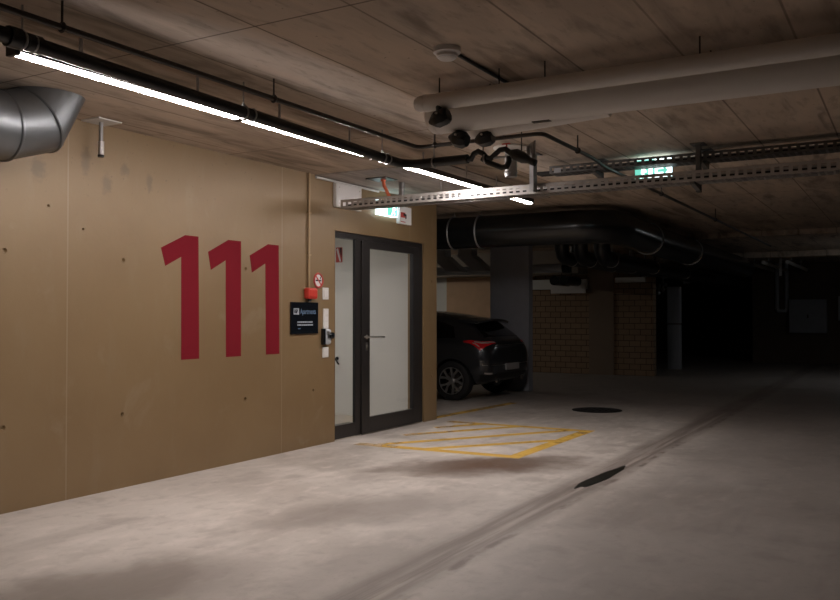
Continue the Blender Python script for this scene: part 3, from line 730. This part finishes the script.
# pale bent ducts and pipes at the back of the bay
for k, (y0, lab) in enumerate([(2.75, 'pale grey bent duct at the back, left one beside the gold wall edge'), (2.15, 'pale grey bent duct at the back, right one beside the column')]):
    b = MB().prism([(y0 + .22, 2.60), (y0 - .13, 2.60), (y0 - .50, 2.28), (y0 - .16, 2.28)], 'x', 15.15, 15.45)
    t = thing('bent_duct', (15.3, y0, 2.28), lab, 'duct', None)
    b.build('sloped_section', 'tag', t, bevel=.006)
    MB().box(15.17, 15.43, y0 - .11, y0 + .20, 2.60, H).build('riser', 'tag', t, bevel=.004)
b = MB().tube([(15.62, 4, 2.32), (15.62, .28, 2.32)], .085, 20); t = thing('pale_pipe', (15.62, .3, 2.25), 'pale grey pipe running behind the concrete column with a dark end', 'pipe')
b.build('pipe', 'tag', t, smooth=True); MB().tube([(15.62, .28, 2.32), (15.62, .15, 2.32)], .10, 20).build('end_sleeve', 'lag', t, smooth=True)
for y in (3, 1.2): c = MB(); rod(c, 15.62, y, 2.40); c.build('hanger', 'steel', t)

# ------------------------------------------------------------------ column
co = thing('concrete_column', (14.75, .93, 0), 'grey concrete column standing to the right of the parked car', 'column')
MB().box(14.6, 14.80, .57, 1.36, 0, H).build('shaft', 'concrete', co, bevel=.015)
MB().box(14.1, 15.4, -.05, 1.9, H - .22, H).build('head', 'beamc', co, bevel=.01)

# ------------------------------------------------------------------ floor things
ym = MB(); zt = .002
def strip(p, q, w):
    p, q = Vector(p), Vector(q); d = (q - p).normalized(); n = Vector((-d.y, d.x)) * w / 2
    pts = [p + n, q + n, q - n, p - n]
    k = len(ym.v) // 8 * .0003; ym.prism([(v.x, v.y) for v in pts], 'z', 0.0006 + k, .0008 + k)
strip((7.72, -.30), (7.80, -2.22), .15); strip((7.74, -2.15), (10.04, -2.15), .15); strip((9.97, -2.10), (9.94, -.25), .14)
for a, q in [((7.80, -1.15), (9.05, -2.10)), ((7.80, -.55), (9.92, -1.95)), ((8.55, -.40), (9.92, -1.25)), ((9.30, -.40), (9.90, -.75))]: strip(a, q, .125)
tag(ym.build('floor_marking', 'yellow', origin=(8.85, -1.2, 0)), 'worn yellow hatched box painted on the floor before the glazed door', 'floor marking')
ym = MB(); strip((10.12, .12), (12.6, -.02), .15)
tag(ym.build('bay_line', 'yellow'), 'worn yellow bay line on the floor behind the parked car', 'floor marking')
mh = thing('manhole_cover', (12.2, -1.52, 0), 'round black iron manhole cover in the floor', 'manhole cover')
MB().lathe([(.365, 0), (.365, .006), (.31, .006), (.31, .003)], (12.22, -1.52, 0), 'z', 40).build('rim', 'iron', mh)
lid = MB().lathe([(.305, 0.001), (.305, .008), (.29, .009)], (12.22, -1.52, 0), 'z', 40)
for i in range(-3, 4):
    for j in range(-3, 4):
        if i * i + j * j < 10: lid.box(12.22 + i * .075 - .02, 12.22 + i * .075 + .02, -1.52 + j * .075 - .02, -1.52 + j * .075 + .02, .009, .013)
lid.build('lid', 'iron', mh)
pts = []
for i in range(40):
    a = 2 * math.pi * i / 40; r = 1 + .10 * math.sin(3 * a + 1) + .06 * math.sin(7 * a)
    pts.append((7.2 + .58 * r * math.cos(a), -3.235 - .075 * math.cos(a) * .3 + .066 * r * math.sin(a)))
tag(MB().prism(pts, 'z', .0005, .0025).build('puddle', 'wet'), 'narrow dark puddle lying in the dirty gutter line', 'puddle')
tag(MB().lathe([(.028, 0), (.028, .002), (.02, .0025)], (9.29, -.41, 0), 'z', 12).build('paint_spot', 'paper'), 'small white paint dot on the floor before the door', 'spot')

# ------------------------------------------------------------------ far end of the garage
cb = thing('switch_cabinet', (26.9, -2.93, .9), 'square grey metal cabinet on the dark far wall', 'cabinet')
MB().box(26.75, 27, -3.43, -2.44, .89, 1.86).build('body', 'concrete', cb, bevel=.01)
MB().box(26.735, 26.75, -3.41, -2.46, .91, 1.84).build('door', 'concrete', cb, bevel=.005)
MB().box(26.715, 26.735, -2.96, -2.92, 1.32, 1.42).build('latch', 'steel', cb)
tag(MB().tube([(26.93, -2.10, H), (26.93, -2.10, 1.60), (26.93, -2.14, 1.53), (26.93, -2.32, 1.53), (26.93, -2.36, 1.6), (26.93, -2.36, H)], .055, 14).build('pipe_loop', 'tag', smooth=True), 'grey looped pipe hanging down the dark far wall beside the cabinet', 'pipe')
tag(MB().box(26.85, 27, -4.2, -3.72, 1.25, 1.95).build('wall_box', 'tag', bevel=.01), 'pale box on the far wall at the right edge, beside the cabinet', 'box')
for k, (y, lab) in enumerate([(-2.0, 'pale pipe under the far ceiling, leftmost of three'), (-2.35, 'pale pipe under the far ceiling, middle of three'), (-2.9, 'pale pipe under the far ceiling, rightmost of three')]):
    t = thing('ceiling_pipe', (24.5, y, 2.7), lab, 'pipe', 'pale pipes under the far ceiling')
    MB().cyl((22.6, y, 2.72), (26.95, y, 2.72), .045, 14).build('pipe', 'jacket', t, smooth=True)
    for x in (23.5, 25.5): c = MB(); rod(c, x, y, 2.76, .01); c.build('hanger', 'galv', t)
tag(MB().box(24.3, 24.33, -2.56, -2.50, 2.45, H).build('hanging_strap', 'white'), 'short white strap hanging from the far ceiling above the cabinet', 'strap')
rc = thing('pipe_casing', (22.6, -.15, 0), 'tall pale ribbed pipe casing standing beside the dark opening', 'casing')
for z0, z1 in ((.0, 1.16), (1.19, 2.15)):
    b = MB().box(22.5, 22.7, -.32, .01, z0, z1)
    for i in range(4): b.box(22.485, 22.5, -.30 + i * .078, -.25 + i * .078, z0 + .05, z1 - .05)
    b.build('panel', 'tag', rc)
vc = thing('valve_cluster', (21.5, .1, 2.0), 'cluster of small pale valves beside the pipe casing top', 'valve')
for i, (y, z) in enumerate([(.30, 2.12), (.18, 2.18), (.08, 2.08), (.2, 1.98), (.02, 2.2)]):
    MB().lathe([(.02, -.05), (.05, -.03), (.05, .03), (.02, .05)], (22.4, y, z), 'z', 12).build('valve', 'galv', vc, smooth=True)
b = MB(); b.cyl((22.4, .30, 2.12), (22.4, .30, H), .02, 8).cyl((22.4, .08, 2.0), (22.4, .08, H), .02, 8).cyl((22.4, .0, 2.1), (22.4, .32, 2.1), .02, 8).cyl((22.4, .2, 1.98), (22.4, .2, 2.2), .018, 8); b.build('pipework', 'galv', vc, smooth=True)
tag(MB().box(22.5, 22.62, -.56, -.40, 2.22, 2.36).cyl((22.56, -.48, 2.36), (22.56, -.48, H), .01, 8).build('small_box', 'tag'), 'small pale box hanging right of the pipe casing', 'box')
tag(MB().box(19.50, 19.6, 1.15, 2.65, 2.03, 2.27).build('lintel_board', 'plaster', bevel=.005), 'long pale board above the brick wall, right of the column', 'board')
tag(MB().box(19.46, 19.50, 1.17, 2.05, 1.93, 2.16).build('notice_panel', 'paper', bevel=.005), 'pale notice panel fixed below the long board above the bricks', 'panel')
tag(MB().box(19.52, 19.6, -.24, .47, 2.17, 2.29).build('lintel_board', 'plaster', bevel=.005), 'short pale board high on the darker block wall', 'board')
for y in (1.32, 1.55):
    tag(MB().cyl((19.3, y, 2.20), (18.4, y, 2.20), .11, 18).cyl((18.9, y, 2.3), (18.9, y, H), .008, 6).build('black_pipe_end', 'lag', smooth=True), 'black lagged pipe end before the pale notice panel, ' + ('right' if y < 1.4 else 'left') + ' of the pair', 'pipe', 'pair of black pipe ends')
tag(MB().box(19.44, 19.52, 3.40, 3.58, 2.12, 2.26).box(19.44, 19.52, 3.42, 3.56, 1.9, 2.02).build('wall_fitting', 'white', bevel=.01), 'small pale fitting on the white strip left of the column', 'fitting')

# ------------------------------------------------------------------ car (nose towards +y, rear towards the driveway)
car = thing('car', (13.30, 2.57, 0), 'anthracite hatchback parked with its rear and left side showing', 'car')
CO = Vector((13.30, 2.57, 0))
#        y     w    zb   zs    zr    wr
ST = [(-2.235, .66, .46, .74, .86, .50), (-2.20, .79, .36, .84, .96, .58), (-2.09, .875, .29, .93, 1.03, .62), (-1.93, .905, .25, .97, 1.17, .60), (-1.72, .925, .22, .99, 1.345, .565),
      (-1.35, .935, .20, 1.0, 1.425, .60), (-.7, .935, .19, .99, 1.50, .62), (0., .935, .19, .97, 1.505, .62), (.45, .935, .19, .95, 1.43, .60), (1.0, .935, .19, .93, 1.16, .60),
      (1.35, .93, .20, .90, 1.0, .66), (1.8, .90, .21, .82, .90, .62), (2.1, .82, .25, .70, .80, .55), (2.25, .64, .33, .60, .68, .45)]
def prof_(w, zb, zs, zr, wr):
    b = w * .93
    return [(0, zb), (w * .60, zb), (w * .90, zb + .03), (w * .985, zb + .30 * (zs - zb)), (w, zb + .62 * (zs - zb)), (w * .985, zs - .05), (b, zs), (wr + (b - wr) * .55, zs + .47 * (zr - zs)), (wr + (b - wr) * .10, zs + .88 * (zr - zs)), (wr * .80, zr - .012), (wr * .4, zr), (0, zr + .005)]
def loft():
    V, F = [], []; n = 12; rows = []
    for y, w, zb, zs, zr, wr in ST:
        P = prof_(w, zb, zs, zr, wr); row = []
        for i, (x, z) in enumerate(P): V.append(Vector((x, y, z))); row.append(len(V) - 1)
        lrow = []
        for i, (x, z) in enumerate(P):
            if x == 0: lrow.append(row[i])
            else: V.append(Vector((-x, y, z))); lrow.append(len(V) - 1)
        rows.append((row, lrow))
    for (r0, l0), (r1, l1) in zip(rows, rows[1:]):
        for i in range(n - 1):
            F.append((r0[i], r0[i + 1], r1[i + 1], r1[i])); F.append((l0[i], l1[i], l1[i + 1], l0[i + 1]))
    for r, l in (rows[0], rows[-1]):
        for i in range(n - 1):
            q = [r[i], l[i], l[i + 1], r[i + 1]]; q = list(dict.fromkeys(q)); F.append(tuple(q))
    return V, F
V, F = loft()
body = MB().add([v + CO for v in V], F).build('body', 'paint', car, smooth=True, sub=2, origin=CO)
for p in body.data.polygons: p.use_smooth = True
bpy.context.view_layer.update()
ev = body.evaluated_get(bpy.context.evaluated_depsgraph_get())
nm = bpy.data.meshes.new_from_object(ev); body.modifiers.clear(); body.data = nm
bm = bmesh.new(); bm.from_mesh(nm); BV = BVHTree.FromBMesh(bm)
WY = (-1.56, 1.18)
cut = MB()
for wy in WY:
    for s in (-1, 1):
        x0, x1 = sorted((s * .60, s * 1.1))
        cut.cyl(CO + Vector((x0, wy, .325)), CO + Vector((x1, wy, .325)), .365, 40)
cut.v = [v - CO for v in cut.v]
# boolean in the body's local space (body sits at CO)
co_me = MB(); co_me.v = [v + CO for v in cut.v]; co_me.f = cut.f
apply_bool(body, co_me)
for p in body.data.polygons: p.use_smooth = True
body.data.set_sharp_from_angle(angle=math.radians(45))
if not body.data.materials: body.data.materials.append(M['paint'])

def patch(name, mat, A, B, n, m, off=.006, parent=None, thick=.012, dirn=None):
    """panel between two guide polylines A and B (car space), laid onto the body skin"""
    def samp(P, t):
        P = [Vector(p) for p in P]; L = [0]
        for a, b in zip(P, P[1:]): L.append(L[-1] + (b - a).length)
        d = t * L[-1]
        for i in range(len(P) - 1):
            if d <= L[i + 1] + 1e-9:
                f = (d - L[i]) / max(1e-9, L[i + 1] - L[i]); return P[i].lerp(P[i + 1], f)
        return P[-1]
    out, inn = [], []
    for i in range(n + 1):
        a, b = samp(A, i / n), samp(B, i / n)
        for j in range(m + 1):
            p = a.lerp(b, j / m); loc, nr, _, _ = BV.find_nearest(p)
            if dirn is not None:
                hit = BV.ray_cast(p, Vector(dirn))
                if hit[0] is not None: loc, nr = hit[0], hit[1]
            out.append(loc + nr * off + CO); inn.append(loc - nr * thick + CO)
    k = len(out); W = m + 1; fs = []
    for i in range(n):
        for j in range(m):
            q = (i * W + j, (i + 1) * W + j, (i + 1) * W + j + 1, i * W + j + 1)
            fs.append(q); fs.append(tuple(x + k for x in reversed(q)))
    edge = [(i * W) for i in range(n + 1)] + [n * W + j for j in range(1, m + 1)] + [i * W + m for i in range(n - 1, -1, -1)] + [j for j in range(m - 1, 0, -1)]
    for a, b in zip(edge, edge[1:] + edge[:1]): fs.append((a, b, b + k, a + k))
    return MB().add(out + inn, fs).build(name, mat, parent or car, smooth=True)
# side windows, rear window, windscreen
for s in (-1, 1):
    patch('side_window', 'carglass', [(s * .90, -1.60, 1.075), (s * .90, -1.0, 1.04), (s * .9, .0, 1.01), (s * .9, .75, .985)], [(s * .70, -1.50, 1.20), (s * .66, -1.0, 1.38), (s * .66, .0, 1.42), (s * .68, .45, 1.34)], 24, 8)
    patch('mirror_mount', 'cartrim', [(s * .93, .55, .95), (s * .93, .72, .95)], [(s * .92, .58, 1.02), (s * .92, .68, 1.02)], 2, 2)
rw = patch('rear_window', 'carglass', [(-.66, -2.05, 1.035), (-.3, -2.07, 1.05), (0, -2.08, 1.05), (.3, -2.07, 1.05), (.66, -2.05, 1.035)], [(-.53, -1.78, 1.30), (0, -1.74, 1.35), (.53, -1.78, 1.30)], 16, 8)
patch('windscreen', 'carglass', [(-.70, .98, 1.10), (0, 1.08, 1.14), (.70, .98, 1.10)], [(-.54, .50, 1.40), (0, .46, 1.44), (.54, .50, 1.40)], 16, 8)
# spoiler: a real lip over the rear window
sv = MB()
X = [-.62, -.5, -.25, 0, .25, .5, .62]
top0 = [(x, -1.52, 1.395 - .055 * (x / .62) ** 2) for x in X]; top1 = [(x, -1.97 + .07 * (x / .62) ** 2, 1.345 - .05 * (x / .62) ** 2) for x in X]
bot = [(x, y + .012, z - .035) for x, y, z in top1]; bot0 = [(x, -1.60, 1.34 - .06 * (x / .62) ** 2) for x in X]
vs = [Vector(p) + CO for p in top0 + top1 + bot + bot0]; n = len(X); fs = []
for r in range(4):
    for i in range(n - 1): fs.append((r * n + i, r * n + i + 1, ((r + 1) % 4) * n + i + 1, ((r + 1) % 4) * n + i))
fs += [(0, n, 2 * n, 3 * n), (n - 1, 4 * n - 1, 3 * n - 1, 2 * n - 1)]
sv.add(vs, fs).build('rear_spoiler', 'paint', car, smooth=True)
# lamps: a red cluster wrapping round each rear corner
for s in (-1, 1):
    L = patch('tail_light', 'lens', [(s * .93, -1.76, 1.045), (s * .90, -1.92, 1.075), (s * .86, -2.07, 1.065), (s * .76, -2.15, 1.045), (s * .55, -2.2, 1.02)], [(s * .93, -1.765, 1.01), (s * .92, -1.93, .95), (s * .88, -2.07, .83), (s * .80, -2.16, .92), (s * .55, -2.21, .955)], 28, 8, .008)
    patch('lamp_reflector', 'lensclear', [(s * .89, -1.96, 1.03), (s * .84, -2.09, 1.025), (s * .74, -2.165, 1.01), (s * .58, -2.2, .995)], [(s * .89, -1.96, 1.0), (s * .84, -2.095, .985), (s * .74, -2.17, .975), (s * .58, -2.2, .968)], 16, 2, .022, L)
    patch('lamp_inlay', 'lensclear', [(s * .915, -1.93, .99), (s * .885, -2.045, .90)], [(s * .915, -1.95, 1.0), (s * .885, -2.06, .91)], 8, 1, .02, L)
    patch('bumper_reflector', 'lensclear', [(s * .84, -2.13, .47), (s * .70, -2.2, .47)], [(s * .84, -2.13, .44), (s * .70, -2.2, .44)], 6, 2, .008)
    patch('door_handle', 'chrome', [(s * .95, -.72, .88), (s * .95, -.50, .885)], [(s * .95, -.72, .855), (s * .95, -.50, .86)], 5, 2, .02)
    patch('sill_trim', 'cartrim', [(s * .93, -1.06, .24), (s * .93, .82, .24)], [(s * .93, -1.06, .32), (s * .93, .82, .32)], 16, 3, .006)
patch('chrome_strip', 'chrome', [(-.54, -2.2, .915), (0, -2.23, .92), (.54, -2.2, .915)], [(-.54, -2.2, .90), (0, -2.23, .905), (.54, -2.2, .90)], 14, 2, .012)
patch('lower_bumper', 'cartrim', [(-.84, -2.05, .45), (-.60, -2.22, .45), (0, -2.24, .45), (.60, -2.22, .45), (.84, -2.05, .45)], [(-.80, -2.0, .28), (-.55, -2.18, .33), (0, -2.2, .34), (.55, -2.18, .33), (.80, -2.0, .28)], 22, 6, .010)
patch('bumper_glint', 'chrome', [(-.86, -2.1, .60), (-.7, -2.2, .59), (0, -2.24, .585), (.7, -2.2, .59), (.86, -2.1, .60)], [(-.86, -2.1, .594), (-.7, -2.2, .584), (0, -2.24, .578), (.7, -2.2, .584), (.86, -2.1, .594)], 22, 1, .004)  # thin bright line laid on as the reflection along the bumper
lpn = MB().box(CO.x - .26, CO.x + .26, CO.y - 2.262, CO.y - 2.235, .49, .60); lpn.build('number_plate', 'plate', car, bevel=.004)
MB().lathe([(.045, 0), (.045, -.03), (.036, -.03), (.036, 0)], (CO.x - .5, CO.y - 2.19, .33), 'y', 18).build('exhaust_tip', 'chrome', car, smooth=True)
MB().lathe([(.045, 0), (.045, -.03), (.036, -.03), (.036, 0)], (CO.x + .5, CO.y - 2.19, .33), 'y', 18).build('exhaust_tip', 'chrome', car, smooth=True)
def mirror(s):
    c = CO + Vector((s * 1.02, .60, 1.0))
    MB().lathe([(.02, -.06), (.07, -.05), (.085, 0), (.06, .06), (.02, .09)], c, 'y', 16).build('door_mirror', 'paint', car, smooth=True)
mirror(-1); mirror(1)
def wheel(s, wy):
    R_ = .325; xo = s * .925; xi = s * .70; c = CO + Vector((0, wy, R_))
    b = MB()
    pr = [(.225, xi), (.29, xi - s * 0), (.318, xi + s * .025), (.325, xi + s * .06), (.325, xo - s * .06), (.318, xo - s * .02), (.285, xo), (.232, xo - s * .006), (.226, xo - s * .03), (.225, xi)]
    n = 48; vs = []
    for r, h in pr:
        for j in range(n):
            a = 2 * math.pi * j / n; vs.append(c + Vector((h, r * math.cos(a), r * math.sin(a))))
    fs = [(i * n + j, i * n + (j + 1) % n, (i + 1) * n + (j + 1) % n, (i + 1) * n + j) for i in range(len(pr) - 1) for j in range(n)]
    w = b.add(vs, fs).build('wheel', 'tyre', car, smooth=True)
    MB().lathe([(.228, xo - s * .004), (.214, xo - s * .002), (.208, xo - s * .03), (.205, xi), (.228, xi), (.228, xo - s * .004)], c, 'x', 48, cap=False).build('wheel_barrel', 'cartrim', w, smooth=True)
    MB().ring(c + Vector((xo - s * .006, 0, 0)), 'x', .219, .009, 48, 6).build('rim_lip', 'alloy', w, smooth=True)
    for k in range(5):
        b = MB(); a = 2 * math.pi * k / 5 + .55
        for da0, da1 in ((-.22, -.30), (.22, .30)):
            # two blades per spoke opening outwards into a Y
            p = []
            for (r, da, hw) in ((.05, da0 * .6, .017), (.12, da0 * .75, .015), (.212, da1 * 1.05, .021)):
                p.append((r, a + da, hw))
            vv = []
            for r, an, hw in p:
                cx, cz = r * math.cos(an), r * math.sin(an); tx, tz = -math.sin(an), math.cos(an)
                dep = .012 if r > .1 else .02
                for sg in (-1, 1):
                    for dx in (-dep, -dep - .03): vv.append(c + Vector((xo + s * dx, cx + tx * hw * sg, cz + tz * hw * sg)))
            ff = []
            for i in range(2):
                o = i * 4; ff += [(o, o + 2, o + 6, o + 4), (o + 1, o + 5, o + 7, o + 3), (o, o + 4, o + 5, o + 1), (o + 2, o + 3, o + 7, o + 6)]
            ff += [(0, 1, 3, 2), (8, 10, 11, 9)]
            b.add(vv, ff)
        b.build('spoke', 'alloy', w)
    MB().lathe([(.055, xo - s * .045), (.055, xo - s * .02), (.045, xo - s * .012), (.01, xo - s * .01)], c, 'x', 24).build('hub_cap', 'alloy', w, smooth=True)
    MB().lathe([(.15, xo - s * .09), (.15, xo - s * .075), (.03, xo - s * .07)], c, 'x', 32).build('brake_disc', 'steel', w, smooth=True)
for wy in WY:
    for s in (-1, 1): wheel(s, wy)
bm.free()

# ------------------------------------------------------------------ camera, world, view
cam = bpy.data.cameras.new('camera'); co_ = bpy.data.objects.new('camera', cam); COL.objects.link(co_)
YAW, PITCH = math.radians(30.2), math.atan(15 / 850)
fwd = Vector((math.cos(YAW) * math.cos(PITCH), math.sin(YAW) * math.cos(PITCH), math.sin(PITCH)))
co_.location = (0, -5.6, 1.41); co_.rotation_euler = fwd.to_track_quat('-Z', 'Y').to_euler()
cam.sensor_width = 36; cam.lens = 36 * 850 / 840; cam.clip_start = .05
SC.camera = co_
w = bpy.data.worlds.new('world'); SC.world = w; w.use_nodes = True
w.node_tree.nodes['Background'].inputs[0].default_value = (.01, .012, .015, 1)
vs_ = SC.view_settings
vs_.view_transform = 'Standard'; vs_.look = 'None'; vs_.gamma = 1; vs_.exposure = 0.; vs_.use_curve_mapping = False
SC.cycles.use_denoising = True
SC.cycles.max_bounces = 8; SC.cycles.diffuse_bounces = 5; SC.cycles.sample_clamp_indirect = 3.; SC.cycles.caustics_reflective = False
